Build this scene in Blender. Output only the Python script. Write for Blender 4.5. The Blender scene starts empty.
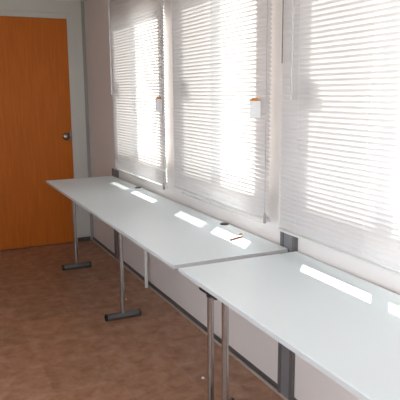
import bpy, bmesh, math
from mathutils import Vector, Matrix

# ------------------------------------------------------------ camera, world, sun, exposure
S = bpy.context.scene
COL = S.collection
yaw, pitch, roll = (math.radians(a) for a in (25.763, 10.581, -0.414))
fw = Vector((math.sin(yaw) * math.cos(pitch), math.cos(yaw) * math.cos(pitch), -math.sin(pitch)))
rt = Vector((math.cos(yaw), -math.sin(yaw), 0))
up = rt.cross(fw)
r2 = rt * math.cos(roll) + up * math.sin(roll)
u2 = up * math.cos(roll) - rt * math.sin(roll)
cd = bpy.data.cameras.new('camera')
cd.sensor_width = 36
cd.lens = 578.453 / 400 * 36
cd.clip_start = 0.02
cam = bpy.data.objects.new('camera', cd)
M = Matrix((r2, u2, -fw)).transposed().to_4x4()
M.translation = Vector((-1.471, 0, 1.435))
cam.matrix_world = M
COL.objects.link(cam)
S.camera = cam

w = bpy.data.worlds.new('sky')
S.world = w
w.use_nodes = True
bg = w.node_tree.nodes['Background']
bg.inputs['Color'].default_value = (0.87, 0.935, 1.0, 1)
bg.inputs['Strength'].default_value = 4.5

sd = bpy.data.lights.new('sun', 'SUN')
sd.energy = 19
sd.angle = math.radians(0.6)
sd.color = (1.0, 0.96, 0.90)
sun = bpy.data.objects.new('sun', sd)
sun.rotation_euler = Vector((-1, -1.07, -0.72)).to_track_quat('-Z', 'Y').to_euler()
sun.location = (4, 8, 5)
COL.objects.link(sun)

S.view_settings.view_transform = 'Standard'
S.view_settings.look = 'None'
S.view_settings.gamma = 1
S.view_settings.use_curve_mapping = False
S.view_settings.exposure = 0.0


# ------------------------------------------------------------ materials
def mat(name, col, rough=0.5, metal=0.0, spec=0.5, noise=0, nscale=6, stretch=(1, 1, 1), bump=0, bscale=80):
    m = bpy.data.materials.new(name)
    m.use_nodes = True
    nt = m.node_tree
    b = nt.nodes['Principled BSDF']
    b.inputs['Base Color'].default_value = (*col, 1)
    b.inputs['Roughness'].default_value = rough
    b.inputs['Metallic'].default_value = metal
    b.inputs['Specular IOR Level'].default_value = spec
    if noise or bump:
        tc = nt.nodes.new('ShaderNodeTexCoord')
        mp = nt.nodes.new('ShaderNodeMapping')
        mp.inputs['Scale'].default_value = stretch
        nt.links.new(tc.outputs['Object'], mp.inputs['Vector'])
    if noise:
        n = nt.nodes.new('ShaderNodeTexNoise')
        n.inputs['Scale'].default_value = nscale
        n.inputs['Detail'].default_value = 6
        nt.links.new(mp.outputs['Vector'], n.inputs['Vector'])
        r = nt.nodes.new('ShaderNodeValToRGB')
        r.color_ramp.elements[0].position = 0.3
        r.color_ramp.elements[1].position = 0.7
        r.color_ramp.elements[0].color = (*[c * (1 - noise) for c in col], 1)
        r.color_ramp.elements[1].color = (*[min(1, c * (1 + noise)) for c in col], 1)
        nt.links.new(n.outputs['Fac'], r.inputs['Fac'])
        nt.links.new(r.outputs['Color'], b.inputs['Base Color'])
    if bump:
        n = nt.nodes.new('ShaderNodeTexNoise')
        n.inputs['Scale'].default_value = bscale
        nt.links.new(mp.outputs['Vector'], n.inputs['Vector'])
        bp = nt.nodes.new('ShaderNodeBump')
        bp.inputs['Strength'].default_value = bump
        bp.inputs['Distance'].default_value = 0.002
        nt.links.new(n.outputs['Fac'], bp.inputs['Height'])
        nt.links.new(bp.outputs['Normal'], b.inputs['Normal'])
    return m


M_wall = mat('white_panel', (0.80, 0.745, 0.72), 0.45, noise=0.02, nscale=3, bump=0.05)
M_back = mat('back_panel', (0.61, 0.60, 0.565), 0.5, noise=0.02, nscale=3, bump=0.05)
M_ceil = mat('ceiling_panel', (0.72, 0.70, 0.68), 0.6, noise=0.02)
M_alu = mat('grey_profile', (0.13, 0.12, 0.12), 0.45, 0.0, noise=0.06, nscale=20)
M_trim = mat('corner_profile', (0.33, 0.32, 0.30), 0.5, noise=0.04)
M_alu2 = mat('grey_profile_face', (0.21, 0.205, 0.215), 0.4, 0.0, noise=0.05, nscale=20)
M_skirt = mat('skirting_grey', (0.085, 0.072, 0.072), 0.45, noise=0.08, nscale=12)
M_seal = mat('seal_beige', (0.50, 0.42, 0.37), 0.6, noise=0.1, nscale=30)
M_door = mat('orange_wood', (0.54, 0.137, 0.010), 0.5, spec=0.22, noise=0.10, nscale=5, stretch=(9, 9, 0.7))
M_table = mat('white_laminate', (0.81, 0.865, 0.885), 0.36, spec=0.4, noise=0.012, nscale=4)
M_edge = mat('laminate_edge', (0.55, 0.56, 0.57), 0.4, noise=0.02)
M_chrome = mat('chrome', (0.47, 0.48, 0.49), 0.22, 0.97, noise=0.03, nscale=30)
M_foot = mat('foot_grey', (0.12, 0.12, 0.12), 0.4, 0.3, noise=0.06, nscale=30)
M_black = mat('black_plastic', (0.012, 0.012, 0.013), 0.4, noise=0.1, nscale=30)
M_pvc = mat('white_pvc', (0.78, 0.76, 0.74), 0.35, noise=0.02)
M_rail = mat('blind_rail', (0.72, 0.70, 0.68), 0.4, noise=0.02)
M_cord = mat('cord', (0.80, 0.78, 0.76), 0.8, noise=0.05, nscale=200)
M_dcord = mat('dark_cord', (0.16, 0.15, 0.15), 0.8, noise=0.05, nscale=200)
M_wand = mat('wand_plastic', (0.62, 0.60, 0.62), 0.25, noise=0.02)
M_latch = mat('latch_grey', (0.12, 0.12, 0.12), 0.4, noise=0.05)
M_tag = mat('tag_paper', (0.86, 0.86, 0.88), 0.7, noise=0.03, nscale=30)
M_orange = mat('orange_print', (0.60, 0.24, 0.05), 0.6, noise=0.06, nscale=60)
M_brown = mat('reddish_brown', (0.32, 0.13, 0.09), 0.4, noise=0.06, nscale=60)
M_tassel = mat('tassel_grey', (0.36, 0.34, 0.32), 0.5, noise=0.05)
M_speck = mat('matte_white', (0.9, 0.9, 0.88), 0.8, noise=0.02)
M_metal = mat('brushed_steel', (0.24, 0.21, 0.18), 0.22, 1.0, noise=0.05)
M_ground = mat('outside_gravel', (0.42, 0.40, 0.36), 0.9, noise=0.25, nscale=2)


def slat_mat():
    m = bpy.data.materials.new('blind_slat')
    m.use_nodes = True
    nt = m.node_tree
    nt.nodes.clear()
    o = nt.nodes.new('ShaderNodeOutputMaterial')
    tc = nt.nodes.new('ShaderNodeTexCoord')
    n = nt.nodes.new('ShaderNodeTexNoise')
    n.inputs['Scale'].default_value = 9
    nt.links.new(tc.outputs['Object'], n.inputs['Vector'])
    r = nt.nodes.new('ShaderNodeValToRGB')
    r.color_ramp.elements[0].color = (0.70, 0.665, 0.665, 1)
    r.color_ramp.elements[1].color = (0.75, 0.715, 0.715, 1)
    nt.links.new(n.outputs['Fac'], r.inputs['Fac'])
    p = nt.nodes.new('ShaderNodeBsdfPrincipled')
    p.inputs['Roughness'].default_value = 0.5
    p.inputs['Specular IOR Level'].default_value = 0.25
    nt.links.new(r.outputs['Color'], p.inputs['Base Color'])
    t = nt.nodes.new('ShaderNodeBsdfTranslucent')
    t.inputs['Color'].default_value = (0.82, 0.785, 0.775, 1)
    x = nt.nodes.new('ShaderNodeMixShader')
    x.inputs[0].default_value = 0.30
    nt.links.new(p.outputs[0], x.inputs[1])
    nt.links.new(t.outputs[0], x.inputs[2])
    nt.links.new(x.outputs[0], o.inputs['Surface'])
    return m


M_slat = slat_mat()


def glass_mat():
    m = bpy.data.materials.new('window_glass')
    m.use_nodes = True
    nt = m.node_tree
    nt.nodes.clear()
    o = nt.nodes.new('ShaderNodeOutputMaterial')
    t = nt.nodes.new('ShaderNodeBsdfTransparent')
    t.inputs['Color'].default_value = (0.93, 0.95, 0.94, 1)
    g = nt.nodes.new('ShaderNodeBsdfGlossy')
    g.inputs['Roughness'].default_value = 0.02
    x = nt.nodes.new('ShaderNodeMixShader')
    x.inputs[0].default_value = 0.05
    nt.links.new(t.outputs[0], x.inputs[1])
    nt.links.new(g.outputs[0], x.inputs[2])
    nt.links.new(x.outputs[0], o.inputs['Surface'])
    return m


M_glass = glass_mat()


def dim_glass_mat():
    m = bpy.data.materials.new('dim_glass')
    m.use_nodes = True
    nt = m.node_tree
    nt.nodes.clear()
    o = nt.nodes.new('ShaderNodeOutputMaterial')
    t = nt.nodes.new('ShaderNodeBsdfTransparent')
    t.inputs['Color'].default_value = (0.58, 0.59, 0.58, 1)  # grey tint stands in for doubled sash glass, dims the sun
    g = nt.nodes.new('ShaderNodeBsdfGlossy')
    g.inputs['Roughness'].default_value = 0.05
    x = nt.nodes.new('ShaderNodeMixShader')
    x.inputs[0].default_value = 0.05
    nt.links.new(t.outputs[0], x.inputs[1])
    nt.links.new(g.outputs[0], x.inputs[2])
    nt.links.new(x.outputs[0], o.inputs['Surface'])
    return m


M_dim_glass = dim_glass_mat()


def floor_mat():
    m = bpy.data.materials.new('terracotta_tiles')
    m.use_nodes = True
    nt = m.node_tree
    L = nt.links.new
    b = nt.nodes['Principled BSDF']
    tc = nt.nodes.new('ShaderNodeTexCoord')
    br = nt.nodes.new('ShaderNodeTexBrick')
    br.offset = 0
    br.inputs['Scale'].default_value = 1
    br.inputs['Brick Width'].default_value = 0.33
    br.inputs['Row Height'].default_value = 0.33
    br.inputs['Mortar Size'].default_value = 0.0035
    br.inputs['Mortar Smooth'].default_value = 0.4
    br.inputs['Color1'].default_value = (0.9, 0.9, 0.9, 1)
    br.inputs['Color2'].default_value = (1.08, 1.05, 1.03, 1)
    br.inputs['Mortar'].default_value = (1.12, 1.15, 1.18, 1)
    L(tc.outputs['Object'], br.inputs['Vector'])
    n = nt.nodes.new('ShaderNodeTexNoise')
    n.inputs['Scale'].default_value = 13
    n.inputs['Detail'].default_value = 10
    n.inputs['Roughness'].default_value = 0.62
    n.inputs['Distortion'].default_value = 0.3
    L(tc.outputs['Object'], n.inputs['Vector'])
    r = nt.nodes.new('ShaderNodeValToRGB')
    e = r.color_ramp.elements
    e[0].position, e[1].position = 0.3, 0.75
    e[0].color = (0.27, 0.118, 0.064, 1)
    e[1].color = (0.47, 0.305, 0.215, 1)
    k = e.new(0.5)
    k.color = (0.38, 0.195, 0.115, 1)
    L(n.outputs['Fac'], r.inputs['Fac'])
    x = nt.nodes.new('ShaderNodeMix')
    x.data_type = 'RGBA'
    x.blend_type = 'MULTIPLY'
    x.inputs['Factor'].default_value = 1
    L(r.outputs['Color'], x.inputs['A'])
    L(br.outputs['Color'], x.inputs['B'])
    L(x.outputs['Result'], b.inputs['Base Color'])
    b.inputs['Roughness'].default_value = 0.42
    bp = nt.nodes.new('ShaderNodeBump')
    bp.inputs['Strength'].default_value = 0.25
    bp.inputs['Distance'].default_value = 0.002
    L(br.outputs['Fac'], bp.inputs['Height'])
    bp.invert = True
    L(bp.outputs['Normal'], b.inputs['Normal'])
    return m


M_floor = floor_mat()


# ------------------------------------------------------------ mesh helpers
def box(bm, a, b):
    x0, y0, z0 = (min(p, q) for p, q in zip(a, b))
    x1, y1, z1 = (max(p, q) for p, q in zip(a, b))
    v = [bm.verts.new(p) for p in ((x0, y0, z0), (x1, y0, z0), (x1, y1, z0), (x0, y1, z0),
                                   (x0, y0, z1), (x1, y0, z1), (x1, y1, z1), (x0, y1, z1))]
    for f in ((0, 3, 2, 1), (4, 5, 6, 7), (0, 1, 5, 4), (1, 2, 6, 5), (2, 3, 7, 6), (3, 0, 4, 7)):
        bm.faces.new([v[i] for i in f])


def sweep(bm, pts, radii, seg=16, squash=(1, 1)):
    """tube through pts with a radius at each"""
    pts = [Vector(p) for p in pts]
    rings = []
    for i, p in enumerate(pts):
        d = (pts[min(i + 1, len(pts) - 1)] - pts[max(i - 1, 0)])
        if d.length < 1e-9:
            d = Vector((0, 0, 1))
        d.normalize()
        ref = Vector((0, 0, 1)) if abs(d.z) < 0.9 else Vector((1, 0, 0))
        a = d.cross(ref).normalized()
        b = a.cross(d).normalized()
        r = radii[i] if hasattr(radii, '__len__') else radii
        rings.append([bm.verts.new(p + a * math.cos(t) * r * squash[0] + b * math.sin(t) * r * squash[1])
                      for t in (2 * math.pi * k / seg for k in range(seg))])
    for A, B in zip(rings, rings[1:]):
        for k in range(seg):
            bm.faces.new((A[k], A[(k + 1) % seg], B[(k + 1) % seg], B[k]))
    bm.faces.new(rings[0][::-1])
    bm.faces.new(rings[-1])


def obj(name, bm, m, parent=None, bevel=0, smooth=False, at=None):
    bmesh.ops.recalc_face_normals(bm, faces=bm.faces)
    me = bpy.data.meshes.new(name)
    bm.to_mesh(me)
    bm.free()
    if smooth:
        for p in me.polygons:
            p.use_smooth = True
        me.set_sharp_from_angle(angle=math.radians(40))
    me.materials.append(m)
    o = bpy.data.objects.new(name, me)
    COL.objects.link(o)
    if parent:
        o.parent = parent
    if at is not None:
        o.location = at
    if bevel:
        bv = o.modifiers.new('bevel', 'BEVEL')
        bv.width = bevel
        bv.segments = 2
        bv.limit_method = 'ANGLE'
    return o


def bx(name, a, b, m, parent=None, bevel=0):
    bm = bmesh.new()
    box(bm, a, b)
    return obj(name, bm, m, parent, bevel)


def struct(o):
    o['kind'] = 'structure'
    return o


def thing(name, label, cat, loc=(0, 0, 0), group=None):
    o = bpy.data.objects.new(name, None)
    o.empty_display_size = 0.1
    COL.objects.link(o)
    o.location = loc
    return tag(o, label, cat, group)


def tag(o, label, cat, group=None):
    o['label'] = label
    o['category'] = cat
    if group:
        o['group'] = group
    return o


def dup(root, loc, label):
    r = root.copy()
    COL.objects.link(r)
    r.location = loc
    r['label'] = label
    for ch in root.children:
        c = ch.copy()
        COL.objects.link(c)
        c.parent = r
        for g in ch.children:
            d = g.copy()
            COL.objects.link(d)
            d.parent = c
    return r


# ------------------------------------------------------------ room shell
XL, YB, YR, ZC, WT = -2.40, 5.483, -1.60, 2.27, 0.08
DX0, DX1, DZ = -1.07, -0.169, 2.10
struct(bx('floor', (XL - WT, YR - WT, -0.06), (WT, YB + WT, 0), M_floor))
struct(bx('ceiling', (XL - WT, YR - WT, ZC), (WT, YB + WT, ZC + 0.06), M_ceil))

WZ0, WZ1 = 0.80, 2.03
WINS = [(3.54, 4.60), (2.35, 3.31), (1.06, 2.10)]      # openings along Y
PANES = [((4.15, 4.56), (3.60, 4.07)), ((2.87, 3.27), (2.41, 2.80)), ((1.60, 2.045), (1.13, 1.56))]
bm = bmesh.new()
box(bm, (0, YR - WT, 0), (WT, YB + WT, WZ0))
box(bm, (0, YR - WT, WZ1), (WT, YB + WT, ZC))
ys = [YR - WT] + [v for a in sorted(WINS) for v in a] + [YB + WT]
for a, b in zip(ys[::2], ys[1::2]):
    box(bm, (0, a, WZ0), (WT, b, WZ1))
struct(obj('wall_right', bm, M_wall))

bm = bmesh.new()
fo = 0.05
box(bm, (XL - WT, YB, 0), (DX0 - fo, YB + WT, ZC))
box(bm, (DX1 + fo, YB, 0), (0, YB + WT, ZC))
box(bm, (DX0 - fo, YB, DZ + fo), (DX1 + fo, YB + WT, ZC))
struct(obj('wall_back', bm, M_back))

# the left wall and the rear wall have their own daylight openings behind the camera
bm = bmesh.new()
LY = [(-1.3, 0.6), (0.9, 2.6)]
box(bm, (XL - WT, YR - WT, 0), (XL, YB + WT, 0.80))
box(bm, (XL - WT, YR - WT, 2.05), (XL, YB + WT, ZC))
ys = [YR - WT] + [v for a in LY for v in a] + [YB + WT]
for a, b in zip(ys[::2], ys[1::2]):
    box(bm, (XL - WT, a, 0.80), (XL, b, 2.05))
struct(obj('wall_left', bm, M_wall))
bm = bmesh.new()
box(bm, (XL, YR - WT, 0), (-1.9, YR, ZC))
box(bm, (-0.7, YR - WT, 0), (0, YR, ZC))
box(bm, (-1.9, YR - WT, 2.1), (-0.7, YR, ZC))
struct(obj('wall_rear', bm, M_wall))

struct(bx('outside_ground', (-40, -40, -0.45), (40, 40, -0.3), M_ground))

# skirting, seal line, corner and ceiling trims
struct(bx('baseboard_right', (-0.012, YR, 0), (0, YB, 0.030), M_skirt))
struct(bx('trim_1', (-0.022, YR, 0), (-0.012, YB, 0.010), M_seal))
bm = bmesh.new()
box(bm, (DX1 + 0.006, YB - 0.014, 0), (-0.035, YB - 0.0045, 0.040))
box(bm, (XL, YB - 0.012, 0), (DX0 - fo, YB, 0.045))
struct(obj('baseboard_back', bm, M_skirt))
struct(bx('trim_2', (-0.029, YB - 0.010, 0.0), (0, YB, ZC), M_trim))
struct(bx('trim_3', (XL, YB - 0.02, ZC - 0.012), (-0.032, YB, ZC), M_rail))
struct(bx('trim_4', (-0.02, YR, ZC - 0.012), (0, YB - 0.02, ZC), M_rail))

# ------------------------------------------------------------ door
bm = bmesh.new()
box(bm, (DX1, YB - 0.004, 0), (DX1 + fo, YB + WT, DZ + fo))
box(bm, (DX0 - fo, YB - 0.004, 0), (DX0, YB + WT, DZ + fo))
box(bm, (DX0, YB - 0.004, DZ), (DX1, YB + WT, DZ + fo))
struct(bx('trim_6', (DX0, YB - 0.004, -0.01), (DX1, YB + WT, 0.007), M_skirt))  # threshold added to stop light leaking in under the door
df = struct(obj('trim_5', bm, M_back, bevel=0.003))
door = struct(bx('door_1', (DX0 + 0.003, YB - 0.018, 0.008), (DX1 - 0.003, YB + 0.025, DZ - 0.003), M_door, bevel=0.003))
HX, HZ = -0.236, 1.035
bm = bmesh.new()
sweep(bm, [(HX, YB - 0.018, HZ), (HX, YB - 0.024, HZ), (HX, YB - 0.027, HZ)], [0.027, 0.027, 0.022], 24)
obj('rosette', bm, M_metal, door, smooth=True)
bm = bmesh.new()
sweep(bm, [(HX, YB - 0.026, HZ), (HX, YB - 0.045, HZ), (HX, YB - 0.052, HZ), (HX, YB - 0.066, HZ), (HX, YB - 0.082, HZ), (HX, YB - 0.09, HZ)],
      [0.012, 0.012, 0.026, 0.034, 0.030, 0.014], 24)
kn = obj('door_knob', bm, M_metal, door, smooth=True)
kn['label'] = 'dark steel knob'
bm = bmesh.new()
box(bm, (DX1 - 0.0035, YB - 0.0195, HZ - 0.05), (DX1 - 0.02, YB - 0.0175, HZ + 0.05))
obj('latch_plate', bm, M_metal, door)

# ------------------------------------------------------------ windows behind the blinds
XG = 0.04
for i, ((y0, y1), panes) in enumerate(zip(WINS, PANES)):
    (a0, a1), (b0, b1) = panes
    z0, z1, zr0, zr1 = 0.832, 1.985, (0.905 if i == 2 else 0.925), 1.005
    bm = bmesh.new()
    X0, X1 = 0.018, 0.062
    box(bm, (X0, y0, WZ0), (X1, b0, WZ1))
    box(bm, (X0, a1, WZ0), (X1, y1, WZ1))
    box(bm, (X0, b1, WZ0), (X1, a0, WZ1))
    for c0, c1 in ((b0, b1), (a0, a1)):
        box(bm, (X0, c0, WZ0), (X1, c1, z0))
        box(bm, (X0, c0, z1), (X1, c1, WZ1))
        box(bm, (X0, c0, zr0), (X1, c1, zr1))  # unseen rail added to shade the lowest slats, sun slot left below
    wf = struct(obj('window_%d' % (i + 1), bm, M_pvc))
    for (c0, c1), gm in ((panes[0], M_dim_glass), (panes[1], M_glass)):
        for e0, e1 in ((z0, zr0), (zr1, z1)):
            bx('pane', (XG - 0.002, c0, e0), (XG + 0.002, c1, e1), gm, wf)

# ------------------------------------------------------------ blinds
XB = -0.06
PITCH = 0.020


def blind(y0, y1, z0, label, skew0=0.0, skew1=0.0, wand=None, cord=True, dark=None, liftz=None, lifty=None):
    """venetian blind hanging between y0 and y1, bottom rail at z0"""
    t = thing('venetian_blind', label, 'window blind', ((XB), (y0 + y1) / 2, z0), 'venetian blinds along the window wall')
    L = (y1 - y0) / 2
    ztop = 2.215 - z0
    bm = bmesh.new()
    box(bm, (-0.014, -L, ztop), (0.014, L, ztop + 0.028))
    obj('headrail', bm, M_rail, t, bevel=0.002)
    for y in (-L + 0.04, L - 0.04):
        bx('bracket', (-0.016, y - 0.012, ztop - 0.003), (0.060, y + 0.012, ztop + 0.031), M_rail, t)
    n = int((ztop - 0.022) / PITCH)
    bm = bmesh.new()
    W, A = 0.025, math.radians(TILT)
    for k in range(n):
        zc = 0.024 + k * PITCH
        A = math.radians(TILT - (9 if k < 5 else 0))
        prof = []
        for j in range(6):
            s = (j / 5 - 0.5) * W
            cv = 0.0022 * (1 - (2 * j / 5 - 1) ** 2)
            prof.append((s * math.cos(A) - cv * math.sin(A), zc + s * math.sin(A) + cv * math.cos(A)))
        va = [bm.verts.new((x, -L, z)) for x, z in prof]
        vb = [bm.verts.new((x, L, z)) for x, z in prof]
        for j in range(5):
            bm.faces.new((va[j], va[j + 1], vb[j + 1], vb[j]))
    me_o = obj('slats', bm, M_slat, t, smooth=True)
    bm = bmesh.new()
    box(bm, (-0.012, -L, 0.0), (0.012, L, 0.010))
    obj('bottom_rail', bm, M_rail, t, bevel=0.003)
    for y in (-L + 0.14, 0.0, L - 0.14):
        bm = bmesh.new()
        for x in (-0.0135, 0.0135):
            sweep(bm, [(x, y, 0.008), (x, y, ztop + 0.002)], 0.0005, 5)
        obj('ladder_cord', bm, M_cord, t)
    if wand:
        wy, wz = wand
        bm = bmesh.new()
        wy -= (y0 + y1) / 2
        wz -= z0
        sweep(bm, [(-0.016, wy, ztop + 0.01), (-0.030, wy, ztop + 0.002), (-0.032, wy, ztop - 0.03)], 0.0025, 8)
        sweep(bm, [(-0.032, wy, ztop - 0.025), (-0.032, wy, wz + 0.03), (-0.032, wy, wz + 0.028), (-0.032, wy, wz)], [0.0048, 0.0048, 0.0065, 0.0055], 6)
        obj('tilt_wand', bm, M_wand, t)
    if dark:
        dy, dz = dark
        bm = bmesh.new()
        dy -= (y0 + y1) / 2
        sweep(bm, [(-0.015, dy, ztop + 0.008), (-0.019, dy, ztop - 0.02), (-0.019, dy, dz - z0)], 0.0022, 6)
        d = obj('pull_cord', bm, M_dcord, t)
        d['label'] = 'dark pull cord at the left edge'
    if cord:
        bm = bmesh.new()
        y = -L + 0.004
        sweep(bm, [(-0.015, y, ztop + 0.006), (-0.020, y, ztop - 0.02), (-0.019, y, 0.03)], 0.0010, 6)
        sweep(bm, [(-0.019, y, 0.045), (-0.019, y, 0.035), (-0.019, y, -0.002), (-0.019, y, -0.006)], [0.002, 0.005, 0.008, 0.005], 10)
        c = obj('lift_cord', bm, M_tassel, t, smooth=True)
    if lifty:
        bm = bmesh.new()
        y = lifty - (y0 + y1) / 2
        sweep(bm, [(-0.015, y, ztop + 0.006), (-0.022, y, ztop - 0.02), (-0.026, y, liftz - z0)], 0.0009, 6)
        obj('hanging_cord', bm, M_cord, t)
    return t


TILT = 118.5
blind(3.415, 4.50, 0.822, 'white venetian blind nearest the orange door, a tag hanging by its right edge',
      wand=(4.43, 1.42), lifty=3.452, liftz=1.395)
blind(2.20, 3.285, 0.846, 'middle white venetian blind between two others, with a tag hanging by its right edge', lifty=2.283, liftz=1.395)
blind(1.00, 2.11, 0.826, 'nearest white venetian blind, cut off by the right side of the photo, without a tag',
      wand=(1.995, 1.40), cord=False, dark=(2.085, 1.55))

# latches of the sliding sashes, dim shapes behind the slats
for i, (y, z) in enumerate([(4.41, 1.47), (3.135, 1.46), (1.925, 1.435)]):
    lt = bpy.data.objects['window_%d' % (i + 1)]
    bm = bmesh.new()
    box(bm, (-0.046, y - 0.017, z - 0.05), (-0.010, y + 0.017, z + 0.05))
    box(bm, (-0.012, y - 0.008, z - 0.02), (0.02, y + 0.05, z + 0.02))
    obj('window_latch', bm, M_latch, lt, bevel=0.003)


# cord tags
def hang_tag(y, ztop, label):
    t = thing('hang_tag', label, 'tag', (XB - 0.0275, y, ztop), 'paper tags hanging on the blind cords')
    t.rotation_euler.z = math.radians(20)
    bm = bmesh.new()
    hw, h = 0.031, 0.092
    pr = [(-hw * 0.6, -0.004), (-hw, -0.014), (-hw, -h), (hw, -h), (hw, -0.014), (hw * 0.6, -0.004)]
    f = [bm.verts.new((-0.0015 - 0.03 * (-z) ** 2, yy, z)) for yy, z in pr]
    b = [bm.verts.new((-0.0005 - 0.03 * (-z) ** 2, yy, z)) for yy, z in pr]
    bm.faces.new(f)
    bm.faces.new(b[::-1])
    for k in range(6):
        bm.faces.new((f[k], b[k], b[(k + 1) % 6], f[(k + 1) % 6]))
    obj('card', bm, M_tag, t)
    bm = bmesh.new()
    box(bm, (-0.0035, -hw * 0.9, -0.017), (0.0, hw * 0.9, -0.009))
    box(bm, (-0.0032, -hw * 0.6, -0.010), (0.0, hw * 0.6, -0.003))
    o = obj('header_band', bm, M_orange, t, bevel=0.001)
    o['label'] = 'orange band across the top'
    return t


hang_tag(3.452, 1.41, 'small white tag with orange top hanging before the farthest blind')
hang_tag(2.283, 1.41, 'small white tag with orange top hanging before the middle blind')

# ------------------------------------------------------------ wall-mounted trunking and pipe
def trunking(y0, y1, z1, label):
    t = thing('cable_trunking', label, 'trunking', (0, (y0 + y1) / 2, 0), 'grey trunking posts on the window wall')
    h = (y1 - y0) / 2
    for s in (-1, 1):
        bx('side_rail', (-0.019, s * h, 0.0), (-0.0005, s * (h - 0.022), z1), M_alu, t, 0.001)
    bx('cover', (-0.014, -h + 0.022, 0.0), (-0.0005, h - 0.022, z1 - 0.001), M_alu2, t)
    return t


trunking(4.60, 4.735, 0.80, 'grey vertical trunking post on the wall behind the far end of the long white table')
trunking(2.05, 2.165, 0.815, 'grey vertical trunking post on the wall where the two white tables meet')

bm = bmesh.new()
sweep(bm, [(-0.038, 3.90, 0.0), (-0.038, 3.90, 0.70)], 0.0135, 20)
pp = obj('drain_pipe', bm, M_pvc, smooth=True)
tag(pp, 'white plastic pipe standing upright against the wall under the far table', 'pipe')

# ------------------------------------------------------------ tables
ZT, TH = 0.74, 0.018


def make_leg(t, x, y, clamp=False):
    zt = ZT - TH
    bm = bmesh.new()
    sweep(bm, [(x, y, 0.038), (x, y, zt - 0.006)], 0.0145, 24)
    leg = obj('leg', bm, M_chrome, t, smooth=True)
    bm = bmesh.new()
    hl, r = 0.11, 0.0225
    sweep(bm, [(x - hl, y, r), (x + hl, y, r)], r, 20, (1.0, 1.0))
    obj('foot_bar', bm, M_foot, leg, smooth=True)
    for s in (-1, 1):
        bm = bmesh.new()
        sweep(bm, [(x + s * (hl - 0.004), y, r + 0.0003), (x + s * (hl + 0.006), y, r + 0.0003), (x + s * (hl + 0.010), y, r + 0.0003)], [r + 0.0002, r + 0.0002, r - 0.005], 20)
        obj('end_cap', bm, M_black, leg, smooth=True)
    bm = bmesh.new()
    box(bm, (x - 0.035, y - 0.055, zt - 0.006), (x + 0.035, y + 0.055, zt - 0.0003))
    obj('mounting_plate', bm, M_black, leg, bevel=0.001)
    if clamp:
        bm = bmesh.new()
        box(bm, (x - 0.018, y - 0.078, 0.568), (x + 0.012, y + 0.078, 0.577))
        sweep(bm, [(x, y, 0.556), (x, y, 0.588)], 0.018, 20)
        obj('cross_bracket', bm, M_black, leg)
    return leg


def make_table(x0, x1, y0, y1, legs, label):
    t = thing('folding_table', label, 'table', ((x0 + x1) / 2, (y0 + y1) / 2, 0), 'long white tables by the windows')
    cx, cy = t.location.x, t.location.y
    bm = bmesh.new()
    box(bm, (x0 - cx, y0 - cy, ZT - TH), (x1 - cx, y1 - cy, ZT))
    obj('tabletop', bm, M_table, t, bevel=0.0015)
    bm = bmesh.new()
    e = 0.0012
    za, zb = ZT - TH + 0.001, ZT - 0.0015
    box(bm, (x0 - cx - e, y0 - cy - e, za), (x0 - cx, y1 - cy + e, zb))
    box(bm, (x0 - cx, y0 - cy - e, za), (x1 - cx, y0 - cy, zb))
    box(bm, (x0 - cx, y1 - cy, za), (x1 - cx, y1 - cy + e, zb))
    o = obj('edge_band', bm, M_edge, t)
    o['label'] = 'grey edge band'
    for lx, ly in legs:
        make_leg(t, lx - cx, ly - cy, abs(ly - 2.15) < 0.001)
    return t


make_table(-0.581, -0.022, 2.098, 4.706, [(-0.386, 4.615), (-0.386, 3.405), (-0.386, 2.15)],
           'far long white table with chrome legs, reaching towards the orange door')
near_table = make_table(-0.596, -0.034, -0.56, 2.046, [(-0.428, 1.968), (-0.41, 0.74), (-0.41, -0.47)],
           'near long white table cut off by the lower right of the photo')

near_table.rotation_euler.z = math.radians(-0.75)
near_table.location.x += 0.002

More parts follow.
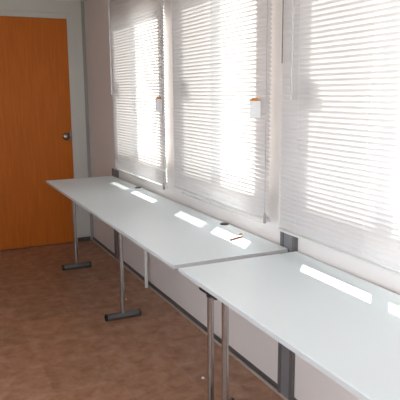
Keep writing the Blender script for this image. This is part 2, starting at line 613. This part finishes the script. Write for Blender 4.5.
# cable grommets in the far table top
for y, lb in ((2.655, 'black oval grommet near the wall beside the brown pen'), (4.005, 'black oval cap on the far table nearest the door')):
    bm = bmesh.new()
    x = -0.046
    sweep(bm, [(x, y, ZT), (x, y, ZT + 0.004), (x, y, ZT + 0.006)], [0.023, 0.023, 0.019], 24)
    tag(obj('cable_grommet', bm, M_black, smooth=True), lb, 'grommet', 'black grommets on the far table')

# pen and its clip
p0, p1 = Vector((-0.193, 2.334, ZT + 0.0048)), Vector((-0.100, 2.372, ZT + 0.0048))
t = thing('pen', 'reddish brown pen lying in the sunlit patch on the far table', 'pen', p0)
d = p1 - p0
bm = bmesh.new()
sweep(bm, [Vector((0, 0, 0)), d * 0.10, d * 0.12, d * 0.72], [0.001, 0.0038, 0.0044, 0.0044], 10)
obj('barrel', bm, M_brown, t, smooth=True)
bm = bmesh.new()
sweep(bm, [d * 0.70, d * 0.98, d], [0.0047, 0.0047, 0.0035], 10)
cp = obj('cap', bm, M_brown, t, smooth=True)
tb = thing('orange_stub', 'tiny orange stub lying beside the brown pen on the far table', 'stub', (-0.088, 2.405, ZT))
bm = bmesh.new()
sweep(bm, [(-0.009, 0, 0.005), (0.005, 0.004, 0.005), (0.009, 0.005, 0.005)], [0.005, 0.0046, 0.003], 10)
obj('sleeve', bm, M_orange, tb, smooth=True)

# tiny lumpy white specks on the floor
def speck(x, y, s, label):
    bm = bmesh.new()
    bmesh.ops.create_icosphere(bm, subdivisions=2, radius=s)
    for v in bm.verts:
        k = 1 + 0.22 * math.sin(v.co.x * 900 + v.co.y * 500) * math.cos(v.co.z * 700)
        v.co *= k
        v.co.z *= 0.8
    zmin = min(v.co.z for v in bm.verts)
    o = obj('floor_speck', bm, M_speck, at=(x, y, -zmin))
    return tag(o, label, 'speck', 'white specks on the floor')


speck(-0.279, 2.45, 0.008, 'tiny lumpy white scrap on the tiles by the twin chrome legs')
speck(-0.262, 3.715, 0.006, 'tiny lumpy white scrap on the tiles by the middle leg of the far table')
